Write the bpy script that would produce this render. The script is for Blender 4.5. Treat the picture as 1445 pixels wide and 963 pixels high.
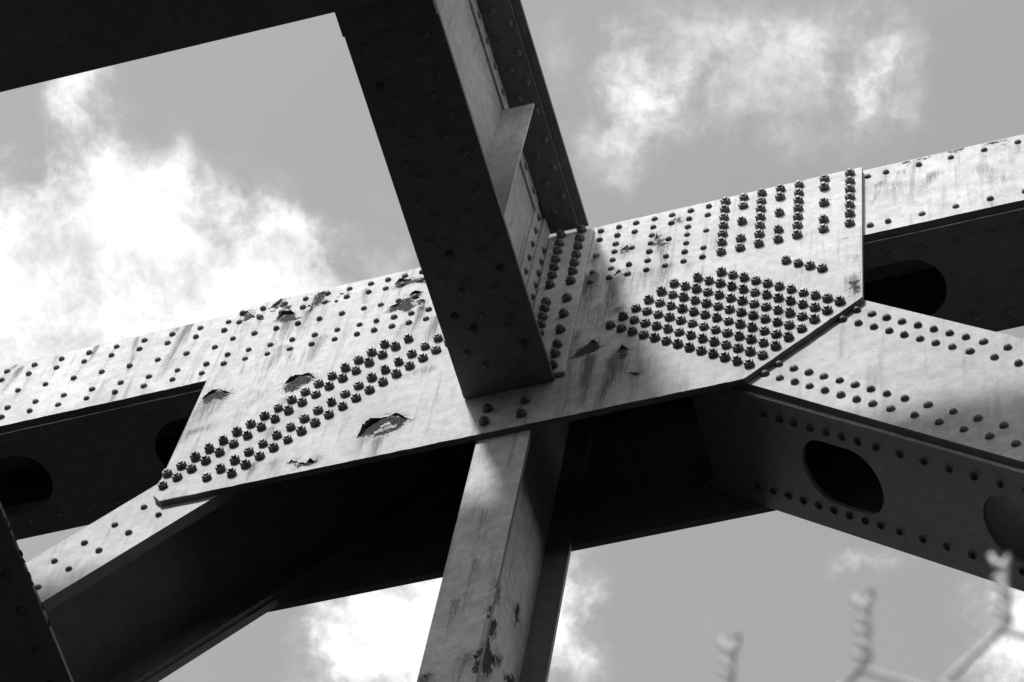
import bpy, bmesh, math, random
import numpy as np
from mathutils import Vector, Matrix, Quaternion
random.seed(7); RNG = np.random.default_rng(11)
scene = bpy.context.scene
COL = scene.collection
for o in list(bpy.data.objects): bpy.data.objects.remove(o)
# ------------------------------------------------------------------ camera
cam_d = bpy.data.cameras.new('camera'); cam = bpy.data.objects.new('camera', cam_d); COL.objects.link(cam)
scene.camera = cam
CAM = Vector((3.094, -5.709, -12.403))
RIGHT, DOWN, FWD = Vector((0.9541, 0.2788, 0.1090)), Vector((-0.2020, 0.8692, -0.4513)), Vector((-0.2209, 0.4080, 0.8858))
Rm = Matrix((RIGHT, -DOWN, -FWD)).transposed().to_quaternion()
cam.location = CAM; cam.rotation_mode = 'QUATERNION'; cam.rotation_quaternion = Rm
cam_d.sensor_width = 36.0; cam_d.lens = 4400 * 36.0 / 1445.0
cam_d.clip_start = 0.05; cam_d.clip_end = 9000
cam_d.dof.use_dof = True; cam_d.dof.focus_distance = 13.7; cam_d.dof.aperture_fstop = 19.0
# ------------------------------------------------------------------ sun and sky
SUN_TO = Vector((-0.29, -1.0, 1.0)).normalized()
SUN_STRENGTH, SKY_STRENGTH, CLOUD_LEVEL = 2.0, 0.15, 0.47
sun_d = bpy.data.lights.new('sun', 'SUN'); sun_d.energy = SUN_STRENGTH; sun_d.angle = math.radians(5.0)
sun_d.color = (1.0, 1.0, 1.0)          # monochrome photograph: no tint
sun = bpy.data.objects.new('sun', sun_d); COL.objects.link(sun)
sun.rotation_mode = 'QUATERNION'; sun.rotation_quaternion = SUN_TO.to_track_quat('Z', 'Y')
sun.location = SUN_TO * 60
world = bpy.data.worlds.new('World'); scene.world = world; world.use_nodes = True
wt = world.node_tree
for n in list(wt.nodes): wt.nodes.remove(n)
class NB:
    def __init__(s, t): s.t = t
    def n(s, ty, **k):
        x = s.t.nodes.new(ty)
        for a, b in k.items(): setattr(x, a, b)
        return x
    def put(s, sock, v):
        if hasattr(v, 'is_output') or isinstance(v, bpy.types.NodeSocket): s.t.links.new(v, sock)
        elif v is not None: sock.default_value = v
    def m(s, op, a, b=None, c=None, clamp=False):
        x = s.n('ShaderNodeMath', operation=op, use_clamp=clamp)
        for i, v in enumerate((a, b, c)):
            if v is not None: s.put(x.inputs[i], v)
        return x.outputs[0]
    def ss(s, v, lo, hi, a=0.0, b=1.0):
        x = s.n('ShaderNodeMapRange', interpolation_type='SMOOTHSTEP')
        s.put(x.inputs['Value'], v)
        for nm, q in (('From Min', lo), ('From Max', hi), ('To Min', a), ('To Max', b)): s.put(x.inputs[nm], q)
        return x.outputs[0]
    def noise(s, vec, scale, detail=4.0, rough=0.55, dist=0.0):
        x = s.n('ShaderNodeTexNoise')
        if vec is not None: s.put(x.inputs['Vector'], vec)
        x.inputs['Scale'].default_value = scale; x.inputs['Detail'].default_value = detail
        x.inputs['Roughness'].default_value = rough; x.inputs['Distortion'].default_value = dist
        return x.outputs['Fac']
    def mix(s, f, a, b):
        x = s.n('ShaderNodeMix', data_type='FLOAT')
        s.put(x.inputs[0], f); s.put(x.inputs[2], a); s.put(x.inputs[3], b)
        return x.outputs[0]
w = NB(wt)
sky = w.n('ShaderNodeTexSky', sky_type='NISHITA'); sky.sun_disc = False
sky.sun_elevation = math.asin(SUN_TO.z); sky.sun_rotation = math.atan2(SUN_TO.x, SUN_TO.y)
sky.air_density = 1.0; sky.dust_density = 1.0
bw = w.n('ShaderNodeRGBToBW'); wt.links.new(sky.outputs[0], bw.inputs[0])
clear = w.m('MULTIPLY', bw.outputs[0], SKY_STRENGTH)
tc = w.n('ShaderNodeTexCoord'); sp = w.n('ShaderNodeSeparateXYZ'); wt.links.new(tc.outputs['Generated'], sp.inputs[0])
zz = w.m('MAXIMUM', sp.outputs[2], 0.06)
px, py = w.m('DIVIDE', sp.outputs[0], zz), w.m('DIVIDE', sp.outputs[1], zz)      # a flat cloud layer overhead
cu = w.m('ADD', w.m('ADD', w.m('MULTIPLY', px, 3.685), w.m('MULTIPLY', py, 1.113)), 1.1335)
cv = w.m('ADD', w.m('ADD', w.m('MULTIPLY', px, -0.781), w.m('MULTIPLY', py, 3.370)), -1.277)
cxy = w.n('ShaderNodeCombineXYZ'); w.put(cxy.inputs[0], cu); w.put(cxy.inputs[1], cv)
CL = cxy.outputs[0]
CLOUDS = [  # place, size, turn, density on the cloud layer
 (0.03,0.46,0.26,0.15,0,1.35),(0.22,0.44,0.24,0.12,0,1.15),(0.37,0.46,0.10,0.07,0,1.0),(0.42,0.325,0.045,0.05,0,0.85),(0.415,0.385,0.045,0.06,0,0.6),
 (0.14,0.16,0.055,0.10,0,0.62),(0.23,0.29,0.10,0.08,0,0.62),(0.04,0.27,0.09,0.07,0,0.55),(0.25,0.215,0.035,0.05,0,0.30),(0.33,0.27,0.04,0.05,0,0.28),(0.58,0.35,0.03,0.07,0,0.22),
 (0.895,0.15,0.085,0.075,0,0.48),(1.00,0.075,0.11,0.065,0,0.29),(1.15,0.06,0.10,0.075,0,0.34),(1.225,0.12,0.06,0.065,0,0.38),(1.06,0.17,0.14,0.05,0,0.22),
 (0.79,0.08,0.04,0.05,0,0.2),(0.86,0.23,0.05,0.06,0,0.2),
 (0.56,0.92,0.11,0.10,0,1.15),(0.47,0.93,0.05,0.07,0,0.5),(0.80,0.90,0.055,0.12,0,0.95),(0.66,0.88,0.07,0.10,0,0.9),
 (1.255,0.785,0.05,0.028,0,0.40),(1.47,0.90,0.055,0.085,0,1.1),(1.385,0.84,0.03,0.05,0,0.35),(1.03,0.85,0.04,0.04,0,0.14),
 (-0.55,0.35,0.35,0.35,0,0.9),(0.3,-0.9,0.6,0.25,0.3,0.6),(2.4,0.8,0.4,0.4,0,0.8),(1.0,1.7,0.6,0.25,0,0.8),
 (-1.8,-0.6,0.6,0.4,0.4,0.7),(5.0,-0.6,2.2,2.0,0,1.1),(3.4,-3.6,1.1,0.9,0,0.8),(4.6,2.6,1.2,0.8,0,0.8),(-3.6,2.2,1.2,0.8,0,0.7)]  # the large far-right bank is added out of view to brighten the beam web
def noise2(vec, scale, detail, rough, dist=0.0, out='Fac'):
    x = w.n('ShaderNodeTexNoise', noise_dimensions='2D'); w.put(x.inputs['Vector'], vec)
    x.inputs['Scale'].default_value = scale; x.inputs['Detail'].default_value = detail; x.inputs['Roughness'].default_value = rough; x.inputs['Distortion'].default_value = dist
    return x.outputs[out]
wv = w.n('ShaderNodeVectorMath', operation='MULTIPLY_ADD'); w.put(wv.inputs[0], noise2(CL, 6.0, 4.0, 0.62, 0.0, 'Color'))
wv.inputs[1].default_value = (0.15, 0.15, 0); wv.inputs[2].default_value = (-0.075, -0.075, 0)
wa = w.n('ShaderNodeVectorMath', operation='ADD'); w.put(wa.inputs[0], CL); w.put(wa.inputs[1], wv.outputs[0])
dens = 0.0
for (x, y, a, b, t, s) in CLOUDS:
    mp = w.n('ShaderNodeVectorMath', operation='MULTIPLY_ADD'); w.put(mp.inputs[0], wa.outputs[0])
    mp.inputs[1].default_value = (1 / a, 1 / b, 0); mp.inputs[2].default_value = (-x / a, -y / b, 0)
    dt = w.n('ShaderNodeVectorMath', operation='DOT_PRODUCT'); w.put(dt.inputs[0], mp.outputs[0]); w.put(dt.inputs[1], mp.outputs[0])
    dens = w.m('MULTIPLY_ADD', w.m('POWER', 0.3679, dt.outputs['Value']), s, dens)
dens = w.m('MINIMUM', dens, 1.15)
wb = w.n('ShaderNodeVectorMath', operation='MULTIPLY_ADD'); w.put(wb.inputs[0], wv.outputs[0]); wb.inputs[1].default_value = (0.3, 0.3, 0); w.put(wb.inputs[2], CL)
f1 = noise2(wb.outputs[0], 7.0, 8.0, 0.68, 0.0)
fb = w.m('MULTIPLY', w.m('SUBTRACT', f1, 0.5), 2.3)
amp = w.m('MINIMUM', w.m('ADD', w.m('MULTIPLY', dens, 1.5), 0.05), 1.0)
op = w.ss(w.m('ADD', dens, w.m('MULTIPLY', fb, amp)), 0.07, 1.15)
body = w.m('MULTIPLY', w.ss(f1, 0.3, 0.62, 0.80, 1.06), CLOUD_LEVEL)
fin = w.mix(op, clear, body)
world.cycles.sampling_method = 'NONE'      # a soft sky: plain diffuse sampling is enough
bg = w.n('ShaderNodeBackground'); w.put(bg.inputs['Color'], fin); bg.inputs['Strength'].default_value = 1.0
wo = w.n('ShaderNodeOutputWorld'); wt.links.new(bg.outputs[0], wo.inputs[0])
vs = scene.view_settings
scene.display_settings.display_device = 'sRGB'; vs.view_transform = 'Standard'; vs.look = 'None'; vs.exposure = 1.2; vs.gamma = 1.0; vs.use_curve_mapping = False
scene.render.resolution_x = 1024; scene.render.resolution_y = 682
scene.cycles.max_bounces = 4; scene.cycles.diffuse_bounces = 3
# ---- worn places: (x,z) outlines of bare rusty steel, and runs of dirt (start, end, width, strength)
PATCHES = [[(-1.498,0.069),(-1.474,0.105),(-1.433,0.135),(-1.404,0.105),(-1.346,0.051),(-1.375,0.023),(-1.408,0.014),(-1.435,0.031),(-1.465,0.009),(-1.482,0.033)],[(-1.085,-0.048),(-1.087,0.04),(-1.051,0.083),(-0.996,0.095),(-0.935,0.032),(-0.965,0.002),(-1.003,-0.025),(-1.033,-0.055)],[(-0.622,-0.664),(-0.601,-0.585),(-0.573,-0.542),(-0.503,-0.51),(-0.453,-0.527),(-0.382,-0.595),(-0.419,-0.62),(-0.444,-0.677),(-0.495,-0.696),(-0.547,-0.668),(-0.587,-0.672)],[(-0.917,-0.783),(-0.905,-0.755),(-0.864,-0.795),(-0.835,-0.803),(-0.818,-0.787),(-0.791,-0.803),(-0.803,-0.832),(-0.863,-0.834)],[(-1.269,0.782),(-1.243,0.841),(-1.195,0.827),(-1.157,0.746),(-1.19,0.722),(-1.241,0.753)],[(-1.103,0.777),(-1.097,0.87),(-1.102,0.986),(-1.057,0.989),(-1.042,0.925),(-1.048,0.847),(-1.088,0.817)],[(-0.675,0.645),(-0.632,0.65),(-0.594,0.715),(-0.564,0.752),(-0.521,0.738),(-0.54,0.702),(-0.557,0.659),(-0.541,0.589),(-0.559,0.554),(-0.668,0.598)],[(-0.687,0.9),(-0.661,0.927),(-0.599,0.91),(-0.53,0.884),(-0.525,0.846),(-0.592,0.861),(-0.638,0.851),(-0.676,0.862)],[(0.62,0.722),(0.622,0.812),(0.634,0.774),(0.656,0.737),(0.689,0.63),(0.655,0.666),(0.625,0.691)],[(0.71,0.94),(0.728,0.947),(0.738,0.892),(0.72,0.888)],[(0.458,0.725),(0.484,0.753),(0.501,0.716),(0.489,0.694)],[(0.445,0.461),(0.468,0.493),(0.492,0.444),(0.47,0.467)],[(0.321,-0.324),(0.35,-0.248),(0.406,-0.19),(0.451,-0.267),(0.415,-0.297),(0.358,-0.336)],[(0.527,-0.354),(0.547,-0.312),(0.586,-0.358),(0.563,-0.366),(0.552,-0.433),(0.541,-0.4)],[(0.598,-0.578),(0.612,-0.588),(0.645,-0.609),(0.624,-0.611)],[(-1.48,0.951),(-1.448,0.96),(-1.406,0.881),(-1.453,0.85)],[(-1.328,0.953),(-1.28,1.0),(-1.275,0.953),(-1.301,0.913)],[(-0.534,0.661),(-0.494,0.63),(-0.493,0.542),(-0.525,0.563)],[(1.571,-0.148),(1.6,-0.138),(1.603,-0.257),(1.578,-0.268)]]
STAINS = [((-1.199,0.726),(-1.183,0.439),0.03,0.5),((-1.178,0.452),(-1.223,0.113),0.035,0.4),((-1.106,0.794),(-1.1,0.509),0.025,0.45),((-1.124,0.398),(-1.094,0.043),0.03,0.3),((-0.501,0.546),(-0.508,0.319),0.02,0.6),((-0.988,0.459),(-1.01,0.212),0.03,0.45),((-1.427,0.814),(-1.415,0.527),0.02,0.3),((-0.833,0.907),(-0.82,0.757),0.015,0.6),((-1.232,0.507),(-1.222,-0.004),0.06,0.25),((-1.453,0.003),(-1.478,-0.202),0.05,0.55),((-1.384,0.009),(-1.406,-0.108),0.025,0.35),((-1.523,-0.262),(-1.387,-0.24),0.03,0.55),((-1.518,-0.309),(-1.509,-0.246),0.03,0.35),((-1.198,-0.001),(-1.239,-0.2),0.03,0.25),((-1.055,-0.119),(-1.068,-0.26),0.025,0.35),((-1.072,-0.392),(-1.075,-0.522),0.02,0.4),((-1.092,-0.719),(-1.089,-0.846),0.015,0.5),((-0.99,-0.739),(-0.99,-0.854),0.03,0.35),((-0.517,-0.727),(-0.515,-0.872),0.022,0.6),((-0.582,-0.7),(-0.622,-0.79),0.03,0.3),((-1.077,-0.389),(-1.071,-0.528),0.015,0.4),((-0.367,-0.128),(-0.477,-0.137),0.03,0.35),((-0.779,-0.779),(-0.803,-0.835),0.03,0.35),((-1.088,-0.761),(-1.094,-0.837),0.015,0.5),((-0.495,0.53),(-0.514,0.306),0.02,0.6),((-0.399,0.424),(-0.412,0.187),0.025,0.6),((-0.572,0.405),(-0.582,0.24),0.02,0.35),((-0.768,0.695),(-0.791,0.58),0.02,0.35),((-0.644,0.612),(-0.668,0.424),0.04,0.2),((0.472,0.414),(0.462,0.125),0.035,0.75),((0.655,0.666),(0.673,0.492),0.02,0.55),((0.688,0.435),(0.662,0.176),0.035,0.5),((0.482,0.713),(0.478,0.612),0.02,0.5),((0.331,0.481),(0.33,0.187),0.05,0.6),((0.522,0.415),(0.529,0.191),0.06,0.3),((0.606,0.412),(0.607,0.325),0.05,0.4),((0.914,0.577),(0.896,0.484),0.05,0.25),((0.801,0.405),(0.794,0.334),0.03,0.3),((0.336,0.682),(0.299,0.648),0.02,0.5),((0.45,0.41),(0.446,0.059),0.035,0.6),((0.493,0.085),(0.46,0.029),0.03,0.5),((0.684,0.409),(0.658,0.237),0.03,0.4),((0.514,-0.421),(0.504,-0.616),0.03,0.6),((0.551,-0.427),(0.553,-0.637),0.03,0.45),((0.674,-0.514),(0.678,-0.637),0.04,0.2),((0.402,0.127),(0.408,-0.065),0.06,0.35),((0.402,-0.347),(0.403,-0.815),0.025,0.6),((0.537,-0.382),(0.483,-0.92),0.03,0.6),((0.299,-0.095),(0.322,-0.876),0.05,0.3),((0.631,-0.598),(0.626,-0.838),0.02,0.3),((1.581,-0.118),(1.567,-0.263),0.04,0.4),((1.318,0.068),(1.255,0.05),0.04,0.2),((1.589,0.094),(1.574,0.005),0.02,0.35),((1.538,0.313),(1.501,0.313),0.008,0.5),((1.437,0.795),(1.454,0.783),0.008,0.6)]
CHORD_STAINS = [((-1.78,1.008),(-1.816,0.514),0.022,0.75),((-2.266,1.002),(-2.268,0.852),0.014,0.6),((-2.659,0.936),(-2.686,0.674),0.02,0.5),((-2.051,1.002),(-2.01,0.629),0.012,0.5),((-2.472,0.989),(-2.46,0.732),0.012,0.35),((-2.698,0.977),(-2.72,0.939),0.015,0.5),((-2.294,0.785),(-2.32,0.579),0.02,0.25),((-1.779,0.652),(-1.818,0.454),0.02,0.35),((-1.63,0.773),(-1.64,0.498),0.02,0.25),((-2.105,0.578),(-2.124,0.345),0.02,0.2),((-1.841,1.004),(-1.842,0.972),0.012,0.7),((1.935,0.88),(1.863,0.732),0.035,0.35),((1.764,0.863),(1.748,0.661),0.04,0.3),((1.658,0.905),(1.667,0.834),0.006,0.9),((1.767,1.01),(1.764,0.917),0.006,0.9),((1.796,0.995),(1.797,0.94),0.006,0.9),((1.667,0.821),(1.649,0.685),0.012,0.4),((2.154,0.831),(2.239,0.746),0.04,0.25),((2.226,0.673),(2.313,0.549),0.05,0.2),((2.259,1.053),(2.291,1.008),0.006,0.8),((1.686,0.918),(1.681,0.88),0.015,0.5)]
CHORD_PATCHES = [[(1.789,1.097),(1.82,1.098),(1.815,1.078),(1.792,1.084)],[(1.865,1.09),(1.915,1.098),(1.915,1.081),(1.871,1.078)],[(2.016,1.103),(2.061,1.106),(2.058,1.094),(2.019,1.091)],[(2.188,1.092),(2.277,1.098),(2.243,1.089),(2.193,1.079)]]
# ------------------------------------------------------------------ materials
def paint(name, level=0.6, rough=0.5, dirt=0.5, attrs=False, objrand=0.0, streak=0.35, spec=0.35, rustcol=0.075, speck=0.6):
    m = bpy.data.materials.new(name); m.use_nodes = True; t = m.node_tree
    for n in list(t.nodes): t.nodes.remove(n)
    b = NB(t)
    tc = b.n('ShaderNodeTexCoord'); P = tc.outputs['Object']
    big = b.noise(P, 2.3, 3.0, 0.6)
    mid = b.noise(P, 17.0, 4.0, 0.65)
    fine = b.noise(P, 160.0, 2.0, 0.6)
    mp = b.n('ShaderNodeMapping'); t.links.new(P, mp.inputs[0]); mp.inputs['Scale'].default_value = (26, 26, 1.6)
    run = b.noise(mp.outputs[0], 1.0, 3.0, 0.6)
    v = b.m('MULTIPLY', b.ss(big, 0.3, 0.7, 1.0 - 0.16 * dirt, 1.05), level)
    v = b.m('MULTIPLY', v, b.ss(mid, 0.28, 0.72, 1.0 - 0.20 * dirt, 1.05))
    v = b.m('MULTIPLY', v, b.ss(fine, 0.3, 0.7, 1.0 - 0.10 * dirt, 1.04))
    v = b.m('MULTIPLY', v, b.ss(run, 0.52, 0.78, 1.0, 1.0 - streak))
    # small chips and specks with hard edges
    s1 = b.noise(P, 55.0, 2.0, 0.5)
    s2 = b.ss(b.noise(P, 5.0, 3.0, 0.6), 0.46, 0.66)
    speckm = b.m('MULTIPLY', b.ss(s1, 0.685, 0.72), b.m('MULTIPLY', s2, speck))
    v = b.mix(speckm, v, rustcol * 1.4)
    ro = rough
    h = b.m('ADD', b.m('MULTIPLY', fine, 0.25), b.m('MULTIPLY', mid, 0.35))
    if attrs:
        ar = b.n('ShaderNodeAttribute', attribute_name='rust'); as_ = b.n('ShaderNodeAttribute', attribute_name='stain')
        edge = b.m('ADD', b.m('MULTIPLY', b.m('SUBTRACT', b.noise(P, 18.0, 3.0, 0.6), 0.5), 0.11), b.m('MULTIPLY', b.m('SUBTRACT', b.noise(P, 85.0, 5.0, 0.75), 0.5), 0.13))
        rm = b.ss(b.m('ADD', ar.outputs['Fac'], edge), -0.0015, 0.0015)
        halo = b.m('MULTIPLY', b.ss(b.m('ADD', ar.outputs['Fac'], edge), -0.045, 0.0), b.ss(b.noise(P, 60.0, 5.0, 0.8), 0.46, 0.58))
        mp2 = b.n('ShaderNodeMapping'); t.links.new(P, mp2.inputs[0]); mp2.inputs['Scale'].default_value = (75, 75, 5)
        runs = b.noise(mp2.outputs[0], 1.0, 4.0, 0.65); grain = b.noise(P, 110.0, 4.0, 0.75)
        tex = b.m('ADD', b.m('MULTIPLY', b.m('SUBTRACT', runs, 0.5), 1.5), b.m('MULTIPLY', b.m('SUBTRACT', grain, 0.5), 1.3))
        amp = b.ss(as_.outputs['Fac'], 0.0, 0.25)
        stv = b.m('MULTIPLY', b.ss(b.m('ADD', as_.outputs['Fac'], b.m('MULTIPLY', tex, amp)), 0.06, 0.95), 0.92)
        v = b.mix(stv, v, b.m('MULTIPLY', v, 0.14))
        v = b.mix(b.m('MULTIPLY', halo, 0.8), v, 0.11)
        rc = b.m('MULTIPLY', b.ss(b.noise(P, 55.0, 5.0, 0.75), 0.3, 0.7, 0.35, 1.9), rustcol)
        v = b.mix(rm, v, rc)
        ro = b.mix(rm, rough, 0.85); spec = b.mix(rm, spec, 0.02)
        h = b.m('ADD', h, b.m('MULTIPLY', b.m('SUBTRACT', 1.0, rm), 3.0))
    if objrand:
        oi = b.n('ShaderNodeObjectInfo')
        v = b.m('MULTIPLY', v, b.m('ADD', b.m('MULTIPLY', oi.outputs['Random'], objrand), 1.0 - objrand / 2))
    cc = b.n('ShaderNodeCombineColor')
    for i in range(3): t.links.new(v, cc.inputs[i])
    bs = b.n('ShaderNodeBsdfPrincipled'); t.links.new(cc.outputs[0], bs.inputs['Base Color'])
    b.put(bs.inputs['Roughness'], ro); b.put(bs.inputs['Specular IOR Level'], spec)
    bp = b.n('ShaderNodeBump'); bp.inputs['Strength'].default_value = 0.35; bp.inputs['Distance'].default_value = 0.0035
    t.links.new(h, bp.inputs['Height']); t.links.new(bp.outputs[0], bs.inputs['Normal'])
    o = b.n('ShaderNodeOutputMaterial'); t.links.new(bs.outputs[0], o.inputs[0])
    return m
M_PLATE = paint('weathered_paint_plate', 0.435, 0.62, 1.2, attrs=True, streak=0.45, spec=0.2, rustcol=0.04)
M_PAINT = paint('weathered_paint', 0.405, 0.62, 1.1, streak=0.36, spec=0.2)
M_SHADED = paint('shaded_paint', 0.125, 0.6, 0.9, streak=0.3)  # darker copy of the paint: shade put into undersides, rear and inner plates
M_RIVET = paint('rivet_paint', 0.085, 0.55, 0.8, objrand=0.5, streak=0.1)
M_BOLT = paint('dark_bolt_steel', 0.075, 0.5, 0.8, objrand=0.5, streak=0.0, spec=0.5)
M_DARK_RIVET = paint('dark_rivet', 0.04, 0.6, 0.8, objrand=0.5, streak=0.0)  # near-black tone for some of the rivets on undersides
M_EDGE = paint('shaded_plate_edge', 0.13, 0.6, 1.0, streak=0.2, spec=0.2)  # shade of the lower edges put into the colour of all cut edges
M_FLAKE = paint('paint_flake', 0.42, 0.55, 0.8, objrand=0.2, streak=0.1)
M_DECK = paint('deck_soffit', 0.16, 0.8, 1.0, streak=0.2, spec=0.2)
M_GROUND = paint('dark_ground', 0.022, 0.9, 1.0, streak=0.0, spec=0.1)
M_WIRE = paint('galvanised_wire', 0.26, 0.45, 0.3, streak=0.0, spec=0.5)
# ------------------------------------------------------------------ scene helpers
def thing(name, label, cat, loc=(0, 0, 0), group=None):
    e = bpy.data.objects.new(name, None); COL.objects.link(e); e.location = loc
    e.empty_display_size = 0.2
    e['label'] = label; e['category'] = cat
    if group: e['group'] = group
    return e
def adopt(o, parent):
    o.parent = parent
    o.matrix_parent_inverse = Matrix.Translation(-parent.location) if parent.type == 'EMPTY' else Matrix.Identity(4)
def mesh(name, verts, faces, smooth=False):
    me = bpy.data.meshes.new(name); me.from_pydata([tuple(v) for v in verts], [], faces); me.update()
    if smooth:
        me.polygons.foreach_set('use_smooth', [True] * len(me.polygons))
    return me
def obj(name, me, mat, parent=None, label=None):
    o = bpy.data.objects.new(name, me); COL.objects.link(o)
    if mat and not me.materials: me.materials.append(mat)
    if parent is not None: adopt(o, parent)
    if label: o['label'] = label
    return o
def box(name, a, b, mat, parent, label=None, bev=0.0):
    (x0, y0, z0), (x1, y1, z1) = a, b
    bm = bmesh.new()
    vs = [bm.verts.new((x, y, z)) for x in (x0, x1) for y in (y0, y1) for z in (z0, z1)]
    for f in ((0, 1, 3, 2), (4, 6, 7, 5), (0, 4, 5, 1), (2, 3, 7, 6), (0, 2, 6, 4), (1, 5, 7, 3)): bm.faces.new([vs[i] for i in f])
    if bev: bmesh.ops.bevel(bm, geom=list(bm.edges), offset=bev, segments=1, affect='EDGES')
    bmesh.ops.recalc_face_normals(bm, faces=bm.faces)
    me = bpy.data.meshes.new(name); bm.to_mesh(me); bm.free()
    return obj(name, me, mat, parent, label)
def prism(name, poly, to3, h0, h1, mat, parent, holes=(), label=None, edge=None):
    """flat plate: outline and holes in (s,t), lifted to 3D by to3(s,t,h); h0..h1 is the thickness"""
    bm = bmesh.new(); loops = [list(poly)] + [list(h) for h in holes]; allv = []
    for lp in loops:
        vs = [bm.verts.new((p[0], p[1], 0)) for p in lp]; allv.append(vs)
        for i in range(len(vs)): bm.edges.new((vs[i], vs[(i + 1) % len(vs)]))
    bm.verts.index_update()
    if holes:
        bmesh.ops.triangle_fill(bm, use_beauty=True, use_dissolve=False, edges=list(bm.edges))
        tris = [[v.index for v in f.verts] for f in bm.faces]
    else: tris = [list(range(len(poly)))]
    n = len(bm.verts); base = [(v.co.x, v.co.y) for v in bm.verts]
    bm.free()
    verts = [to3(s, t, h0) for s, t in base] + [to3(s, t, h1) for s, t in base]
    faces = [list(f) for f in tris] + [[i + n for i in reversed(f)] for f in tris]
    k = 0
    for lp in loops:
        L = len(lp)
        for i in range(L): faces.append([k + i, k + (i + 1) % L, n + k + (i + 1) % L, n + k + i])
        k += L
    me = mesh(name, verts, faces)
    bm = bmesh.new(); bm.from_mesh(me); bmesh.ops.recalc_face_normals(bm, faces=bm.faces); bm.to_mesh(me); bm.free()
    if edge:
        me.materials.append(mat); me.materials.append(edge)
        for i in range(2 * len(tris), 2 * len(tris) + len(poly)): me.polygons[i].material_index = 1
    return obj(name, me, mat, parent, label)
def obround(c0, c1, t0, t1, n=14):
    r = (t1 - t0) / 2; tc = (t0 + t1) / 2; pts = []
    for i in range(n + 1): a = -math.pi / 2 + math.pi * i / n; pts.append((c1 - r + r * math.cos(a), tc + r * math.sin(a)))
    for i in range(n + 1): a = math.pi / 2 + math.pi * i / n; pts.append((c0 + r + r * math.cos(a), tc + r * math.sin(a)))
    return pts
def inside_dist(px, pz, poly):
    """signed distance, positive inside"""
    q = np.array(poly); d = np.full(px.shape, 1e9); ins = np.zeros(px.shape, bool); n = len(q)
    for i in range(n):
        a, b = q[i], q[(i + 1) % n]; e = b - a
        t = np.clip(((px - a[0]) * e[0] + (pz - a[1]) * e[1]) / (e @ e), 0, 1)
        d = np.minimum(d, np.hypot(px - a[0] - t * e[0], pz - a[1] - t * e[1]))
        if a[1] != b[1]:
            c = ((a[1] > pz) != (b[1] > pz)) & (px < (b[0] - a[0]) * (pz - a[1]) / (b[1] - a[1]) + a[0]); ins ^= c
    return np.where(ins, d, -d)
def stain_field(px, pz, stains):
    s = np.zeros(px.shape)
    for (a, b, wd, k) in stains:
        a, b = np.array(a), np.array(b); e = b - a
        t = ((px - a[0]) * e[0] + (pz - a[1]) * e[1]) / (e @ e); tc = np.clip(t, 0, 1)
        d = np.hypot(px - a[0] - tc * e[0], pz - a[1] - tc * e[1])
        s = np.maximum(s, k * np.exp(-(d / wd) ** 2) * (1.0 - 0.55 * tc))
    return s
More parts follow.
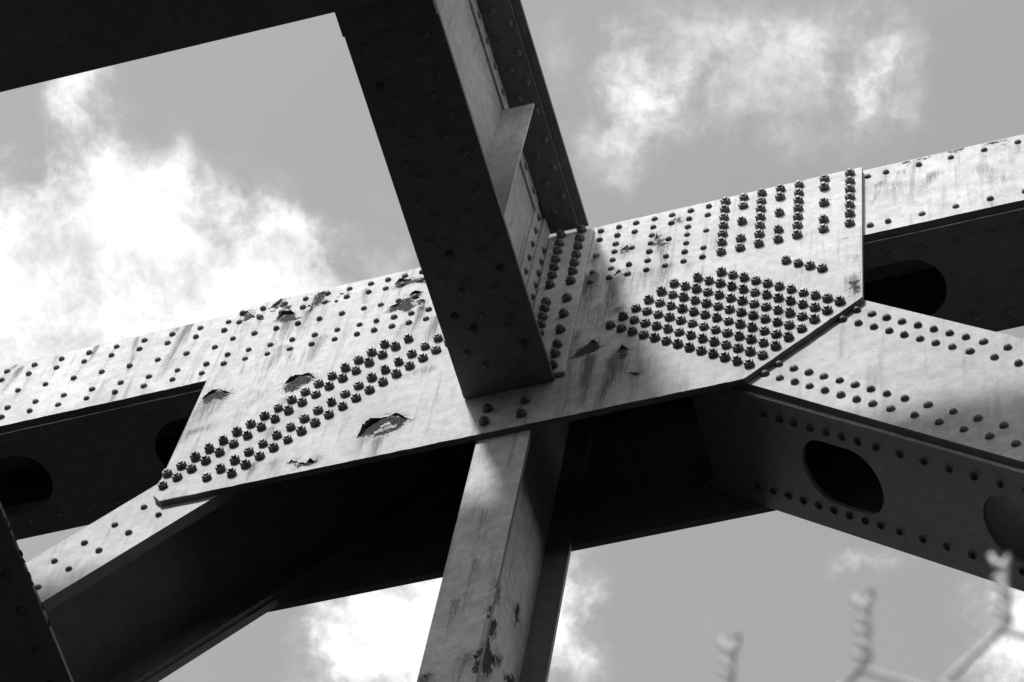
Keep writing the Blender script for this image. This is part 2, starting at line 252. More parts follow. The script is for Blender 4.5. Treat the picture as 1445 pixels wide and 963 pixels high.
def wear_plate(name, poly, front, back, step, parent, patches=(), stains=(), axis='Y', mat=None, wav=0.0012):
    """convex plate whose face is a fine sheet that carries its wear; axis Y: (x,z) facing -Y; axis X: (y,z) facing +X"""
    q = np.array(poly); xs = sorted(set(np.round(q[:, 0], 5))); cols = [xs[0]]
    for a, b in zip(xs[:-1], xs[1:]):
        n = max(1, int(round((b - a) / step))); cols += list(a + (b - a) * np.arange(1, n + 1) / n)
    cols = np.array(cols); lo = np.full(len(cols), 1e9); hi = np.full(len(cols), -1e9)
    for i in range(len(q)):
        a, b = q[i], q[(i + 1) % len(q)]
        x0, x1 = min(a[0], b[0]), max(a[0], b[0]); m = (cols >= x0 - 1e-6) & (cols <= x1 + 1e-6)
        if x1 - x0 < 1e-9: zs = [a[1], b[1]]; lo[m] = np.minimum(lo[m], min(zs)); hi[m] = np.maximum(hi[m], max(zs)); continue
        z = a[1] + (b[1] - a[1]) * (cols[m] - a[0]) / (b[0] - a[0]); lo[m] = np.minimum(lo[m], z); hi[m] = np.maximum(hi[m], z)
    if axis == 'Y':                              # cut edges are never quite true
        k_ = np.ones(5) / 5
        lo = lo + 0.0028 * np.convolve(RNG.normal(0, 1, len(lo)), k_, 'same'); hi = hi + 0.0028 * np.convolve(RNG.normal(0, 1, len(hi)), k_, 'same')
    nr = max(2, int(round((hi - lo).max() / step)) + 1); tt = np.linspace(0, 1, nr)
    X = np.repeat(cols[:, None], nr, 1); Zc = lo[:, None] + (hi - lo)[:, None] * tt[None, :]
    nc = len(cols); X = X.ravel(); Zc = Zc.ravel()
    rust = np.full(X.shape, -0.05)
    for p in patches: rust = np.maximum(rust, np.clip(inside_dist(X, Zc, p), -0.05, 0.05))
    stains = [(a_, b_, w_ * 1.25, min(1.0, k_ * 1.7)) for a_, b_, w_, k_ in stains]
    st = stain_field(X, Zc, stains) if stains else np.zeros(X.shape)
    wv = wav * (np.sin(X * 4.1 + 1.3) * np.sin(Zc * 5.3 + .4) + .5 * np.sin(X * 11.7 + Zc * 7.9) + .4 * np.sin(Zc * 17 - X * 6.2))
    edge = np.zeros((nc, nr), bool); edge[0] = edge[-1] = True; edge[:, 0] = edge[:, -1] = True
    wv = np.where(edge.ravel(), 0, wv)
    sgn = -1 if axis == 'Y' else 1
    F = front + sgn * wv
    V = np.stack([X, F, Zc], 1) if axis == 'Y' else np.stack([F, X, Zc], 1)
    ii, jj = np.meshgrid(np.arange(nc - 1), np.arange(nr - 1), indexing='ij'); a = (ii * nr + jj).ravel()
    Q = np.stack([a, a + nr, a + nr + 1, a + 1], 1)
    if axis == 'Y': pass
    loop = [i * nr for i in range(nc)] + [(nc - 1) * nr + j for j in range(1, nr)] + [i * nr + nr - 1 for i in range(nc - 2, -1, -1)] + [j for j in range(nr - 2, 0, -1)]
    n0 = len(V); BV = V[loop].copy(); BV[:, 1 if axis == 'Y' else 0] = back
    verts = np.concatenate([V, BV]); L = len(loop)
    sides = [(loop[(i + 1) % L], loop[i], n0 + i, n0 + (i + 1) % L) for i in range(L)]
    faces = Q.tolist() + sides + [tuple(n0 + i for i in range(L))[::-1]]
    me = bpy.data.meshes.new(name); me.from_pydata(verts.tolist(), [], faces); me.update()
    me.materials.append(mat or M_PLATE); me.materials.append(M_EDGE)
    mi = np.zeros(len(me.polygons), np.int32); mi[len(Q):] = 1; me.polygons.foreach_set('material_index', mi)
    for nm, arr in (('rust', rust), ('stain', st)):
        at = me.attributes.new(nm, 'FLOAT', 'POINT'); at.data.foreach_set('value', np.concatenate([arr, arr[loop]]).astype(np.float32))
    return obj(name, me, mat or M_PLATE, parent)
# fasteners -------------------------------------------------------------------
def lathe(rings, seg, cap=True, rot=0.0):
    V, F = [], []
    for r, h in rings:
        for i in range(seg): a = rot + 2 * math.pi * i / seg; V.append((r * math.cos(a), r * math.sin(a), h))
    for k in range(len(rings) - 1):
        for i in range(seg): j = (i + 1) % seg; F.append((k * seg + i, k * seg + j, (k + 1) * seg + j, (k + 1) * seg + i))
    if cap: F.append(tuple((len(rings) - 1) * seg + i for i in range(seg)))
    return V, F
def join(parts):
    V, F = [], []
    for v, f in parts: n = len(V); V += v; F += [tuple(i + n for i in q) for q in f]
    return V, F
def rivet_mesh(r=0.0168, h=0.0165):
    V, F = lathe([(r, -0.001), (r * 0.99, 0.002), (r * 0.86, h * 0.52), (r * 0.55, h * 0.86), (r * 0.2, h)], 12)
    return mesh('rivet', V, F, True)
def bolt_mesh(k):
    nh = (0.020, 0.021, 0.019)[k]; sh = (0.0315, 0.034, 0.029)[k]
    a = lathe([(0.0245, -0.001), (0.0245, 0.0035)], 14)
    b = lathe([(0.0232, 0.0035), (0.0232, 0.0035 + nh * 0.86), (0.0198, 0.0035 + nh)], 6)
    c = lathe([(0.0122, 0.0035 + nh * 0.9), (0.0122, sh - 0.002), (0.0100, sh)], 10)
    V, F = join([a, b, c]); return mesh('bolt', V, F)
RIVET = rivet_mesh(); RIVET.materials.append(M_RIVET)
RIVET_P = rivet_mesh(0.0185, 0.015); RIVET_P.materials.append(M_DARK_RIVET)
RIVET_D = rivet_mesh(0.0175, 0.014); RIVET_D.materials.append(M_SHADED)
BOLTS = [bolt_mesh(k) for k in range(3)]
for b_ in BOLTS: b_.materials.append(M_BOLT)
def fix(name, me, p, nrm, parent, spin=None):
    o = bpy.data.objects.new(name, me); COL.objects.link(o)
    nv = Vector(nrm).normalized()
    if name == 'bolt': nv = (nv + Vector((random.gauss(0, .035), random.gauss(0, .035), random.gauss(0, .035)))).normalized()
    q = nv.to_track_quat('Z', 'Y')
    q = q @ Quaternion((0, 0, 1), random.uniform(0, 6.28) if spin is None else spin)
    o.rotation_mode = 'QUATERNION'; o.rotation_quaternion = q; o.location = p
    adopt(o, parent); return o
FRONT, UNDER = (0, -1, 0), (0, 0, -1)
def rivet(p, nrm, parent, dark=False):
    j = 0.0015
    p = (p[0] + random.uniform(-j, j), p[1], p[2] + random.uniform(-j, j)) if nrm == FRONT else p
    o = fix('rivet', (RIVET, RIVET_D, RIVET_P)[int(dark)], p, nrm, parent); s = random.uniform(0.93, 1.07); o.scale = (s, s, random.uniform(0.85, 1.1)); return o
def bolt(p, nrm, parent, spin=None, k=None):
    return fix('bolt', BOLTS[random.randrange(3) if k is None else k], p, nrm, parent, spin)
# curled paint -------------------------------------------------------------------
def flake(parent, line, y, lift, rise, curl, seed):
    """a lip of paint lifting off the plate along a broken upper edge; line runs left to right in (x,z)"""
    r = np.random.default_rng(seed); pts = []
    for (a, b) in zip(line[:-1], line[1:]):
        n = max(2, int(math.hypot(b[0] - a[0], b[1] - a[1]) / 0.009))
        for i in range(n): t = i / n; pts.append((a[0] + (b[0] - a[0]) * t, a[1] + (b[1] - a[1]) * t))
    pts.append(line[-1]); N = len(pts); V = []
    nz = np.convolve(r.normal(0, 1, N + 6), np.ones(4) / 4, 'same')[3:3 + N]
    kn = r.random(max(2, N // 5 + 2)); lowf = np.interp(np.arange(N), np.linspace(0, N, len(kn)), kn)
    for i, (x, z) in enumerate(pts):
        e = math.sin(math.pi * (i + 0.15) / (N - 0.7)) ** 0.6; l = lift * e * (0.15 + 1.25 * lowf[i]) * (1 + 0.4 * nz[i]); c = curl * (1 + 0.7 * nz[i])
        zz = z + 0.004 * r.normal()
        V += [(x, y - 0.0006, zz + rise), (x, y - l * 0.45 - 0.0012, zz + rise * 0.3), (x + 0.3 * c * nz[i], y - l - 0.0014, zz - c * 0.7),
              (x + 0.3 * c * nz[i], y - l + 0.0004, zz - c * 0.7 - 0.0006), (x, y - l * 0.45 + 0.0008, zz + rise * 0.3 - .001), (x, y + 0.0012, zz + rise - .001)]
    F = []
    for i in range(N - 1):
        for k in range(6): F.append((i * 6 + k, (i + 1) * 6 + k, (i + 1) * 6 + (k + 1) % 6, i * 6 + (k + 1) % 6))
    F += [tuple(range(6)), tuple((N - 1) * 6 + k for k in range(5, -1, -1))]
    me = mesh('paint_flake', V, F)
    bm = bmesh.new(); bm.from_mesh(me); bmesh.ops.recalc_face_normals(bm, faces=bm.faces); bm.to_mesh(me); bm.free()
    return obj('paint_flake', me, M_FLAKE, parent)
def upper_line(poly):
    i0 = min(range(len(poly)), key=lambda i: poly[i][0]); i1 = max(range(len(poly)), key=lambda i: poly[i][0]); n = len(poly)
    def walk(d):
        o = [poly[i0]]; i = i0
        while i != i1: i = (i + d) % n; o.append(poly[i])
        return o
    a, b = walk(1), walk(-1)
    return a if np.mean([p[1] for p in a]) > np.mean([p[1] for p in b]) else b
# ------------------------------------------------------------------ ground
bm = bmesh.new(); bmesh.ops.create_grid(bm, x_segments=8, y_segments=8, size=4000); me = bpy.data.meshes.new('ground'); bm.to_mesh(me); bm.free()
g = obj('ground', me, M_GROUND); g.location = (0, 0, -14.05); g['kind'] = 'structure'
# added unseen ring that blocks low sky light, raised higher on the left
V, F = [], []; NH = 96
for i in range(NH):
    a_ = 2 * math.pi * i / NH; c_, s_ = math.cos(a_), math.sin(a_)
    hh = 13 + 28 * max(0.0, -c_) + 4 * math.sin(3 * a_ + .5) + 3 * math.sin(7 * a_ + 1.1) + 2 * math.sin(17 * a_)
    V += [(120 * c_, 120 * s_, -14.2), (150 * c_, 150 * s_, -14 + .62 * hh), (190 * c_, 190 * s_, -14 + hh), (330 * c_, 330 * s_, -14.2)]
for i in range(NH):
    j = (i + 1) % NH
    for k in range(3): F.append((4 * i + k, 4 * j + k, 4 * j + k + 1, 4 * i + k + 1))
hl = obj('horizon_blocker', mesh('horizon_blocker', V, F), M_GROUND); hl['kind'] = 'structure'
# ------------------------------------------------------------------ near gusset plate
XZ = lambda s, t, h: (s, h, t)
def row_z(i, x): return (0.9765, 0.882, 0.790, 0.703, 0.612, 0.5235, 0.425)[i] + (0.0245, 0.0245, 0.026, 0.025, 0.024, 0.0195, 0.017)[i] * x
gp = thing('gusset_plate', 'large bright gusset plate with bolt clusters and peeling paint at the joint', 'gusset plate', (0, 0, -0.9))
GP = [(-1.50, 1.012), (-1.54, -0.825), (-1.497, -0.884), (1.118, -0.862), (1.617, -0.318), (1.600, 1.077)]
RV = [(x - 0.004 + 0.0024 * (r - 3), row_z(r, x)) for x in (-1.462, -1.355, -1.245, -1.135, -1.024, -0.912, -0.802, -0.717, -0.630, -0.545) for r in (0, 1, 3, 5, 6)]
RV += [(-0.459, row_z(r, -0.459)) for r in (2, 3, 5, 6)]
RV += [(x, row_z(r, x)) for i, x in enumerate((0.338, 0.425, 0.511, 0.600, 0.688, 0.776, 0.866)) for r in ((0, 1, 3, 5, 6), range(7))[i % 2]]
DIRT = list(STAINS)                              # grime that has run down from the rivet heads
for x, z in RV:
    if random.random() < 0.7: DIRT.append(((x, z - .012), (x + random.uniform(-.012, .012), z - random.uniform(.06, .22)), random.uniform(.007, .015), random.uniform(.12, .45)))
wear_plate('plate', GP, 0.0, 0.028, 0.0085, gp, PATCHES, DIRT)
for x, z in RV: rivet((x, 0, z), FRONT, gp)
for i, x in enumerate((0.951, 1.040, 1.127, 1.217, 1.306, 1.428, 1.549)):
    for r in (range(7), (0, 1, 3, 5, 6))[i % 2]: bolt((x - 0.0012 * (3 - r), 0, row_z(r, x)), FRONT, gp, spin=random.uniform(-.3, .3))
for x, z in ((1.266, .199), (1.323, .145), (1.378, .093), (1.434, .039)): bolt((x, 0, z), FRONT, gp)
for j in range(8):
    for i in range((0, 0, 0, 0, 0, 0, 1, 2)[j], 13):
        bolt((0.475 + 0.0552 * i + 0.0546 * j, 0, -0.086 - 0.0555 * i + 0.0600 * j), FRONT, gp, spin=0.52 + random.uniform(-.35, .35))
for (x0, z0, n) in ((-1.511, -.648, 17), (-1.507, -.757, 19), (-1.301, -.763, 18), (-1.183, -.772, 17)):
    for k in range(n): bolt((x0 + 0.0551 * k, 0, z0 + (0.0542 if n < 18 else 0.0546) * k), FRONT, gp, spin=0.52 + random.uniform(-.35, .35))
for x, z in ((-.026, -.781), (-.024, -.666), (.140, -.782), (.143, -.658)): bolt((x, 0, z), FRONT, gp)
FL = [(0, .012, .016, .006), (1, .020, .018, .006), (2, .024, .020, .008), (3, .022, .014, .012), (4, .018, .016, .008), (5, .012, .012, .006), (6, .022, .016, .012), (7, .014, .012, .006),
      (8, .012, .008, .008), (9, .010, .007, .006), (10, .009, .008, .006), (11, .010, .008, .006), (12, .012, .009, .006), (13, .011, .008, .006), (14, .012, .010, .006), (15, .014, .012, .008), (16, .016, .012, .010), (17, .014, .010, .010)]
for k, li, ri, cu_ in FL:
    ln = upper_line(PATCHES[k])
    if len(ln) < 5: flake(gp, ln, 0.0, li * .7, ri * .8, cu_, 100 + k); continue
    c_ = len(ln) // 2
    flake(gp, ln[:c_ + 1], 0.0, li * .75, ri * .8, cu_, 100 + k)
    a_, b_ = ln[c_], ln[c_ + 1]
    flake(gp, [(a_[0] + (b_[0] - a_[0]) * .35, a_[1] + (b_[1] - a_[1]) * .35)] + ln[c_ + 1:], 0.0, li * .6, ri * .7, cu_, 150 + k)
flake(gp, [(-0.545, -0.650), (-0.515, -0.645), (-0.48, -0.635), (-0.448, -0.622)], 0.0, .020, -0.012, -.014, 301)
flake(gp, [(-0.525, -0.610), (-0.50, -0.600), (-0.472, -0.606)], 0.0, .010, -0.008, -.008, 302)
for k in range(26):
    x = random.uniform(-1.42, -0.90) if k < 18 else random.uniform(-.25, -.5); z = 1.005 + 0.024 * (x + 0.1) - random.uniform(0.02, 0.16); l = random.uniform(0.012, 0.03)
    flake(gp, [(x, z), (x + l * .5, z + random.uniform(-.006, .01)), (x + l, z + random.uniform(-.012, .006))], 0.0, random.uniform(.004, .012), .007, random.uniform(.002, .007), 400 + k)
# ------------------------------------------------------------------ rear gusset plate
gq = thing('gusset_plate', 'dark rear gusset plate facing away behind the bright bolted one', 'gusset plate', (0, 0.68, -0.8))
prism('plate', [(-1.50, 1.02), (-1.54, -0.76), (-1.50, -0.815), (1.13, -0.79), (1.617, -0.30), (1.600, 1.08)], XZ, 0.655, 0.683, M_SHADED, gq)
# ------------------------------------------------------------------ top chord: two spliced lengths
def bot_z(x): return 0.350 + 0.0165 * x
def top_z(x): return 1.062 + 0.022 * x
def chord(name, label, x0, x1, holes, pts_front, pts_under, patches, stains, grp):
    stains = list(stains) + [((x, z - .012), (x + random.uniform(-.01, .01), z - random.uniform(.05, .2)), random.uniform(.008, .015), random.uniform(.10, .38)) for x, z in pts_front if random.random() < .6]
    t = thing(name, label, 'bridge chord', ((x0 + x1) / 2, 0.03, bot_z((x0 + x1) / 2)), grp)
    wf = wear_plate('web_plate', [(x0, bot_z(x0)), (x1, bot_z(x1)), (x1, top_z(x1)), (x0, top_z(x0))], 0.030, 0.066, 0.011, t, patches, stains, wav=0.0008)
    prism('web_plate', [(x0, bot_z(x0)), (x1, bot_z(x1)), (x1, top_z(x1)), (x0, top_z(x0))], XZ, 0.598, 0.630, M_SHADED, t)
    cover = lambda s, tt, h: (s, tt, bot_z(s) + h)
    cv_ = prism('cover_plate', [(x0, .0665), (x1, .0665), (x1, .634), (x0, .634)], cover, -0.015, -0.0005, M_SHADED, t, [obround(a, b, .19, .495) for a, b in holes], edge=M_PAINT)
    roof = lambda s, tt, h: (s, tt, top_z(s) + h)
    prism('top_plate', [(x0, .034), (x1, .034), (x1, .634), (x0, .634)], roof, 0.0005, 0.013, M_PAINT, t)
    for x, z in pts_front: rivet((x, .030, z), FRONT, wf)
    for x, y in pts_under: rivet((x, y, bot_z(x) - 0.015), UNDER, cv_, True)
    for yy in (.069, .56):                                   # corner angles inside
        box('corner_angle', (x0 + .01, yy, .44), (x1 - .01, yy + .012 if yy < .3 else yy + .036, .52), M_PAINT, t)
    return t
pf = []
for k in range(-1, 9):
    for r, z in enumerate((.938, .846, .675, .501, .407)):
        x = -2.735 + .1463 * k + (.008, .003, -.009, -.016, -.021)[r]
        if r > 2: x += .1463 * 0
        pf.append((x, z + .0105 * (x + 2.1)))
pu = [(-2.776 + .1487 * k, .146) for k in range(8)] + [(-2.77 + .1495 * k, .538) for k in range(6)]
chord('bridge_chord', 'top chord left of the gusset with five staggered rivet rows and dark perforated underside', -4.6, -0.001, [(-4.09, -3.54), (-2.995, -2.443), (-1.90, -1.35)], pf, pu, [], CHORD_STAINS[:11], 'lengths of the top chord')
RCT = [(1.624, 1.015), (1.709, 1.018), (1.865, 1.022), (2.016, 1.027), (2.173, 1.028), (2.33, 1.035), (2.487, 1.038)]
RCB = [(1.638, .459), (1.722, .460), (1.876, .464), (2.031, .467), (2.187, .470), (2.343, .472), (2.5, .475)]
chord('bridge_chord', 'top chord right of the gusset with two sparse rivet rows and an oval hole beneath', 0.001, 4.6, [(1.36, 1.914), (2.45, 3.0)], RCT + RCB,
      [(1.694, .145), (1.846, .143), (2.006, .146), (2.157, .144), (2.31, .145), (2.005, .537), (2.159, .54), (2.31, .54)], CHORD_PATCHES, CHORD_STAINS[11:], 'lengths of the top chord')
# ------------------------------------------------------------------ right diagonal: perforated box
S2 = math.sqrt(0.5)
rd = thing('bridge_diagonal', 'wide box diagonal right of the joint with double rivet rows and oval holes underneath', 'bridge diagonal', (2.5, 0.03, -2.0), 'truss diagonals')
rdf = lambda u, v, h: (S2 * (u + v), h, S2 * (v - u))          # u down-right along the member, v across it
rds = prism('side_plate', [(0.9, .193), (4.6, .193), (4.6, .924), (0.9, .930)], rdf, .030, .068, M_PAINT, rd, edge=M_EDGE)
prism('side_plate', [(0.9, .193), (4.6, .193), (4.6, .924), (0.9, .930)], rdf, .612, .648, M_SHADED, rd)
low = lambda u, y, h: (S2 * (u + .193 - h), y, S2 * (.193 - h - u))      # h outwards (down-left)
U0 = 1.412                                                     # where the lower edge leaves the gusset
rdc = prism('cover_plate', [(1.0, .0685), (4.6, .0685), (4.6, .650), (1.0, .650)], low, .0005, .019, M_SHADED, rd, [obround(U0 + a, U0 + a + .475, .205, .512) for a in (.237, 1.285, 2.333)], edge=M_PAINT)
upp = lambda u, y, h: (S2 * (u + .928 + h), y, S2 * (.928 + h - u))
prism('cover_plate', [(1.0, .032), (4.6, .032), (4.6, .648), (1.0, .648)], upp, .0005, .013, M_PAINT, rd, [obround(2.0, 2.6, .205, .512), obround(3.05, 3.65, .205, .512)])
for us, v in (((1.394, 1.485, 1.577, 1.671, 1.765, 1.859, 1.952, 2.047, 2.149, 2.286, 2.423), .852), ((1.393, 1.488, 1.582, 1.676, 1.768, 1.862, 1.955, 2.05, 2.153, 2.289, 2.423), .767),
              ((1.413, 1.507, 1.599, 1.691, 1.785, 1.879, 1.973, 2.067, 2.171, 2.305, 2.444, 2.582, 2.721, 2.86), .366), ((1.414, 1.509, 1.602, 1.694, 1.788, 1.883, 1.977, 2.07, 2.175, 2.31, 2.449, 2.586, 2.724, 2.864), .2805)):
    for u in us: p = rdf(u, v, .030); rivet(p, FRONT, rds).scale *= 1.16
ND = (-S2, 0, -S2)
for ss, y in (((.065, .161, .25, .349, .444, .536, .631, .739, .874, 1.011, 1.152, 1.289, 1.427, 1.565), .154), ((-.12, -.024, .071, .165, .258, .351, .447, .543, .634, .743, .878, 1.014, 1.156, 1.295, 1.43), .553)):
    for s_ in ss: rivet(low(U0 + s_, y, .019), ND, rdc, 2)
# ------------------------------------------------------------------ left diagonal: open H section
ld = thing('bridge_diagonal', 'narrow dark diagonal sloping down left from the joint with staggered rivets on its face', 'bridge diagonal', (-2.6, 0.03, -2.2), 'truss diagonals')
ldf = lambda u, v, h: (S2 * (u + v), h, S2 * (u - v))          # u up-right, v across (down-right positive)
ldp = prism('flange_plate', [(-4.6, -.655), (-.25, -.645), (-.25, -.252), (-4.6, -.252)], ldf, .030, .062, M_PAINT, ld, edge=M_EDGE)
prism('flange_plate', [(-4.6, -.655), (-.25, -.645), (-.25, -.252), (-4.6, -.252)], ldf, .622, .655, M_SHADED, ld)
prism('web', [(-4.6, .0625), (-.25, .0625), (-.25, .6215), (-4.6, .6215)], lambda u, y, h: (S2 * (u - .45 + h), y, S2 * (u + .45 - h)), -.008, .008, M_SHADED, ld)
for (y0, y1) in ((.0625, .088), (.596, .6215)):
    prism('flange_lip', [(-4.6, y0), (-.25, y0), (-.25, y1), (-4.6, y1)], lambda u, y, h: (S2 * (u - .262 + h), y, S2 * (u + .262 - h)), -.01, .0, M_SHADED, ld)
for k in range(12):
    rivet((-1.585 - .1124 * k, .030, -.857 - .1120 * k), FRONT, ldp); rivet((-1.494 - .1124 * k, .030, -.958 - .1110 * k), FRONT, ldp)
# ------------------------------------------------------------------ post: H section
po = thing('bridge_post', 'upright H section post below the joint with peeling paint along its edge', 'bridge post', (0.06, 0.3, -3.5))
PW = [[(.182, -2.548), (.175, -2.60), (.15, -2.64), (.168, -2.66), (.16, -2.72), (.176, -2.75), (.186, -2.70)], [(.172, -2.30), (.186, -2.28), (.186, -2.40), (.176, -2.42)], [(.176, -2.1), (.186, -2.08), (.186, -2.2)], [(-.045, -2.70), (-.02, -2.69), (-.01, -2.73), (-.03, -2.72)]]
wear_plate('flange', [(-.060, -3.6), (.180, -3.6), (.180, .3), (-.060, .3)], .030, .052, .010, po, PW, [((.02, -2.2), (.02, -2.45), .02, .35), ((.07, -1.9), (.06, -2.3), .02, .3), ((.12, -2.62), (.10, -2.9), .03, .3), ((-.03, -2.72), (-.03, -2.85), .02, .5), ((.06, -1.5), (.05, -1.9), .03, .2)], wav=.0006)
box('flange', (-.060, .634, -3.6), (.180, .656, .3), M_SHADED, po)
WP = [[(.12, -2.05), (.255, -2.02), (.321, -2.124), (.441, -2.007), (.428, -2.08), (.36, -2.16), (.342, -2.274), (.296, -2.312), (.2, -2.3)], [(.47, -2.06), (.606, -1.886), (.586, -1.945), (.544, -2.06)], [(.25, -1.99), (.331, -1.89), (.327, -1.985), (.294, -2.058)], [(.24, -1.76), (.282, -1.696), (.292, -1.794), (.28, -1.837)], [(.46, -1.60), (.50, -1.52), (.51, -1.62), (.48, -1.70)]]
wear_plate('web', [(.0525, -3.6), (.6335, -3.6), (.6335, .3), (.0525, .3)], .067, .053, .012, po, WP, [((.3, -2.2), (.3, -2.7), .05, .4)], axis='X', wav=.0006)
for k in range(20): rivet((.067, .10, -.95 - .15 * k), (1, 0, 0), po, False)
# ------------------------------------------------------------------ cross beam
cb = thing('cross_beam', 'deep riveted cross beam coming forward from the gusset with a dark underside', 'cross beam', (0.055, -1.1, -0.515))
YE = -2.19
bfl = box('bottom_flange', (-.152, YE, -.515), (.259, -.004, -.488), M_SHADED, cb, bev=.002)
WZ = .055
box('web', (WZ - .006, YE, -.4875), (WZ + .006, -.001, 1.0995), M_PAINT, cb)
box('top_flange', (-.157, YE, 1.079), (.267, -.003, 1.100), M_SHADED, cb, bev=.002)
for sx in (1, -1):
    a = lambda d: WZ + sx * d
    def bx(nm, d0, d1, y0, y1, z0, z1, mat=M_PAINT, bev=.0015):
        return box(nm, (min(a(d0), a(d1)), y0, z0), (max(a(d0), a(d1)), y1, z1), mat, cb, bev=bev)
    bx('flange_angle', .0065, .019, YE, -.19, .955, 1.0785)
    bx('flange_angle', .0195, .168, YE, -.02, 1.064, 1.0785, M_SHADED)
    bx('flange_angle', .0065, .019, YE, -.19, -.4875, -.372)
    bx('flange_angle', .0195, .168, YE, -.02, -.4875, -.474)
    bx('stiffener', .0065, .160, -.722, -.710, -.4735, .9545)
    bx('stiffener', .0065, .075, -.7095, -.697, -.4735, .9545)
    bx('stiffener', .0065, .160, -1.95, -1.938, -.4735, .9545)
    spl = bx('splice_plate', .0065, .014, -.192, -.1, -.45, 1.06)
    ca = bx('connection_angle', .0145, .028, -.1, -.0205, -.50, 1.06)
    cl = bx('connection_angle', .0285, .249 if sx > 0 else .219, -.020, -.0006, -.478, 1.010, bev=.004)
    for z in (.988, .89, .802, .708, .622, .533, .43, .251, .091, -.067, -.215, -.3, -.413): bolt((a(.193), -.020, z), FRONT, cl, k=1)
    for z in (.979, .88, .803, .708, .618, .534, .435, .253, .184, .103, .021, -.06, -.16, -.3): bolt((a(.093), -.020, z), FRONT, cl, k=1)
    for k in range(10):
        fix('rivet', RIVET, (a(.014), -.147, -.36 + .1475 * k), (sx, 0, 0), spl); fix('rivet', RIVET, (a(.028), -.052, -.33 + .125 * k), (sx, 0, 0), ca)
    for k in range(14):
        fix('rivet', RIVET_D, (a(.019), -.27 - .13 * k, 1.01), (sx, 0, 0), cb)
        fix('rivet', RIVET_D, (a(.075), -.12 - .15 * k, 1.064), UNDER, cb); fix('rivet', RIVET_D, (a(.135), -.19 - .15 * k, 1.064), UNDER, cb)
for x, yoff in ((-.076, -.216), (-.016, -.142), (.128, -.12), (.182, -.21)):
    for k in range(10):
        y = yoff - .1825 * k + (.0 if k < 9 else 0)
        if y > -1.72: rivet((x + random.uniform(-.004, .004), y, -.515), UNDER, bfl, 1 if random.random() < .75 else 2)
box('sole_plate', (-.152, YE + .31 - .06, -.540), (.259, -1.747, -.5155), M_SHADED, cb, bev=.002)
for k in range(7):
    y = -random.uniform(.3, 1.6); x = random.uniform(-.12, .22)
    V = []; n = 7
    for i in range(n): r_ = random.uniform(.010, .022); t_ = 2 * math.pi * i / n; V.append((x + r_ * math.cos(t_), y + r_ * math.sin(t_)))
    prism('paint_flake', V, lambda s, tt, h, x=x, y=y: (s, tt, -.5155 - h - .5 * abs(s - x)), .0, .0015, M_SHADED, cb)
# ------------------------------------------------------------------ deck edge girder and deck slab
dg = thing('deck_girder', 'dark flat girder underside crossing the upper left corner', 'deck girder', (0, -2.2, -0.6))
box('bottom_flange', (-60, -2.75, -.600), (60, -1.880, -.5705), M_DECK, dg)
box('web', (-60, -2.215, -.570), (60, -2.195, .330), M_DECK, dg)
box('slab', (-60, -8.8, .3305), (60, -1.880, .555), M_DECK, dg)
for k in range(9): box('stiffener', (-8 + 2 * k + .3, -2.60, -.570), (-8 + 2 * k + .312, -2.2155, .330), M_DECK, dg)
# ------------------------------------------------------------------ lower strut at the left corner
st = thing('lower_strut', 'dark strut with a ragged peeling edge in the lower left corner', 'bridge strut', (-1.6, -1.5, -2.5))
box('bottom_flange', (-1.80, -3.6, -2.500), (-1.460, .30, -2.478), M_SHADED, st, bev=.002)
box('web', (-1.797, -3.6, -2.4775), (-1.785, .30, -2.30), M_SHADED, st)
box('flange_angle', (-1.6225, -3.6, -2.4775), (-1.50, .30, -2.464), M_SHADED, st)
for k in range(14):
    for x in (-1.545, -1.71): fix('rivet', RIVET_P, (x, .05 - .17 * k, -2.500), UNDER, st)
for k in range(20):
    y = random.uniform(-.86, -.45) if k < 16 else random.uniform(-.4, .2)
    s = random.uniform(.005, .028); V = [(-1.462, y - s), (-1.459 + random.uniform(0, .010), y - s * .4), (-1.459 + random.uniform(.002, .014), y + s * .3), (-1.462, y + s)]
    z0 = random.uniform(-2.499, -2.486)
    prism('paint_flake', V, lambda a_, b_, h, z0=z0: (a_, b_, z0 + h - .3 * max(0, a_ + 1.46)), .0, .002, M_SHADED, st)
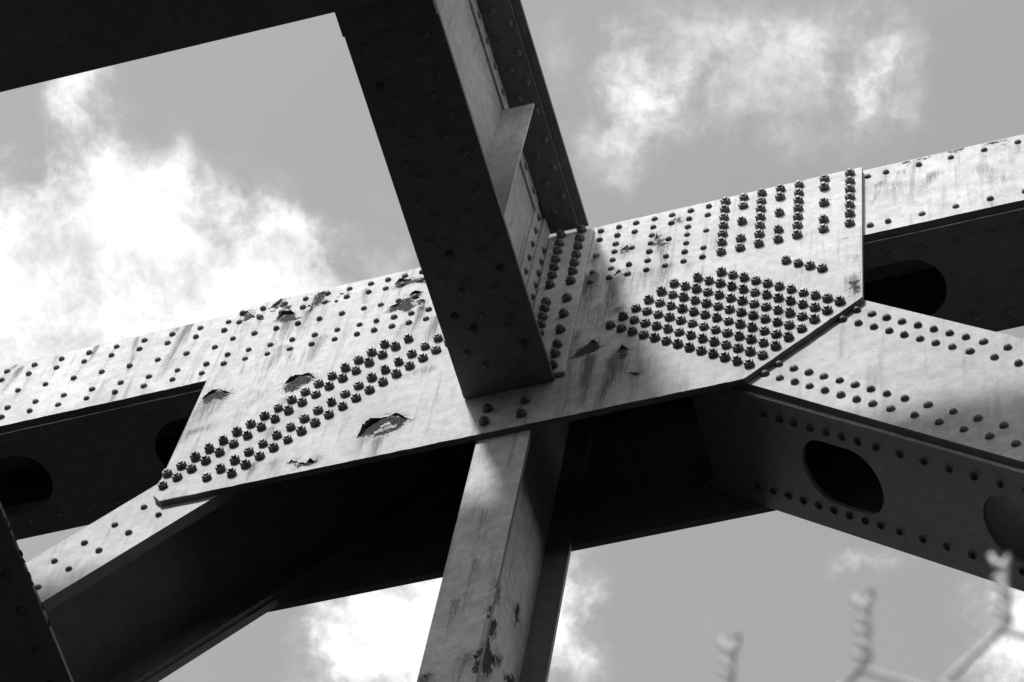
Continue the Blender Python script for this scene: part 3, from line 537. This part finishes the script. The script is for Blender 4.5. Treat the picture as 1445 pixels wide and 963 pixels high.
# ------------------------------------------------------------------ chain-link fence close to the camera
FO = Vector((2.828, -4.925, -11.1)); FD = Vector((.9926, -.122, 0)).normalized(); FN = Vector((.122, .9926, 0)); W_ = .0695; HH = .0725
def tube(pts, r, seg=6):
    V, F = [], []; n = len(pts); P = [Vector(p) for p in pts]; up = Vector((.13, 1, .07)).normalized()
    for i in range(n):
        d = (P[min(i + 1, n - 1)] - P[max(i - 1, 0)]).normalized(); a = d.cross(up).normalized(); b = d.cross(a)
        for k in range(seg): t = 2 * math.pi * k / seg; V.append(P[i] + (a * math.cos(t) + b * math.sin(t)) * r)
    for i in range(n - 1):
        for k in range(seg): j = (k + 1) % seg; F.append((i * seg + k, i * seg + j, (i + 1) * seg + j, (i + 1) * seg + k))
    F += [tuple(range(seg)), tuple((n - 1) * seg + k for k in range(seg - 1, -1, -1))]
    return V, F
def wire_pts(side):
    pts = []; L = .056; ph = 0 if side > 0 else math.pi
    pts.append(FD * (side * .0042) + Vector((0, 0, .004))); pts.append(FD * (side * .0032) + FN * (.002 * side) + Vector((0, 0, .000)))
    for i in range(33):
        t = i / 32; a = ph + t * 2 * math.pi * 2.5; pts.append(FD * (.0024 * math.cos(a)) + FN * (.0024 * math.sin(a)) + Vector((0, 0, -.004 - L * t)))
    z = -.004 - L
    for m_ in range(40):
        z -= HH / 2; far = m_ % 2 == 0; x = side * (W_ / 2 if far else .0)
        o = side * (-.0016 if far else .0016)
        pts.append(FD * (x + o * 2.2) + FN * .0026 + Vector((0, 0, z + .004))); pts.append(FD * (x + o * 0.8) + Vector((0, 0, z))); pts.append(FD * (x + o * 2.2) - FN * .0026 + Vector((0, 0, z - .004)))
    return pts
fe = thing('chain_link_fence', 'blurred chain link fence top with twisted wire ends in the lower right corner', 'fence', (FO.x, FO.y, -14.05))
WM = {}
for s_ in (1, -1):
    V, F = tube(wire_pts(s_), .0018); WM[s_] = mesh('wire', V, F, True); WM[s_].materials.append(M_WIRE)
for k in range(0, 12):
    for s_ in (1, -1):
        o = bpy.data.objects.new('wire', WM[s_]); COL.objects.link(o); o.location = FO + FD * (W_ * k) + Vector((0, 0, random.uniform(-.003, .003)))
        o.rotation_euler = (random.uniform(-.015, .015), random.uniform(-.015, .015), 0); adopt(o, fe)
V, F = tube([FO + FD * (W_ * x) + FN * .004 + Vector((0, 0, -.108)) for x in np.linspace(-5, 13, 8)], .0022)
obj('tension_wire', mesh('tension_wire', V, F, True), M_WIRE, fe)
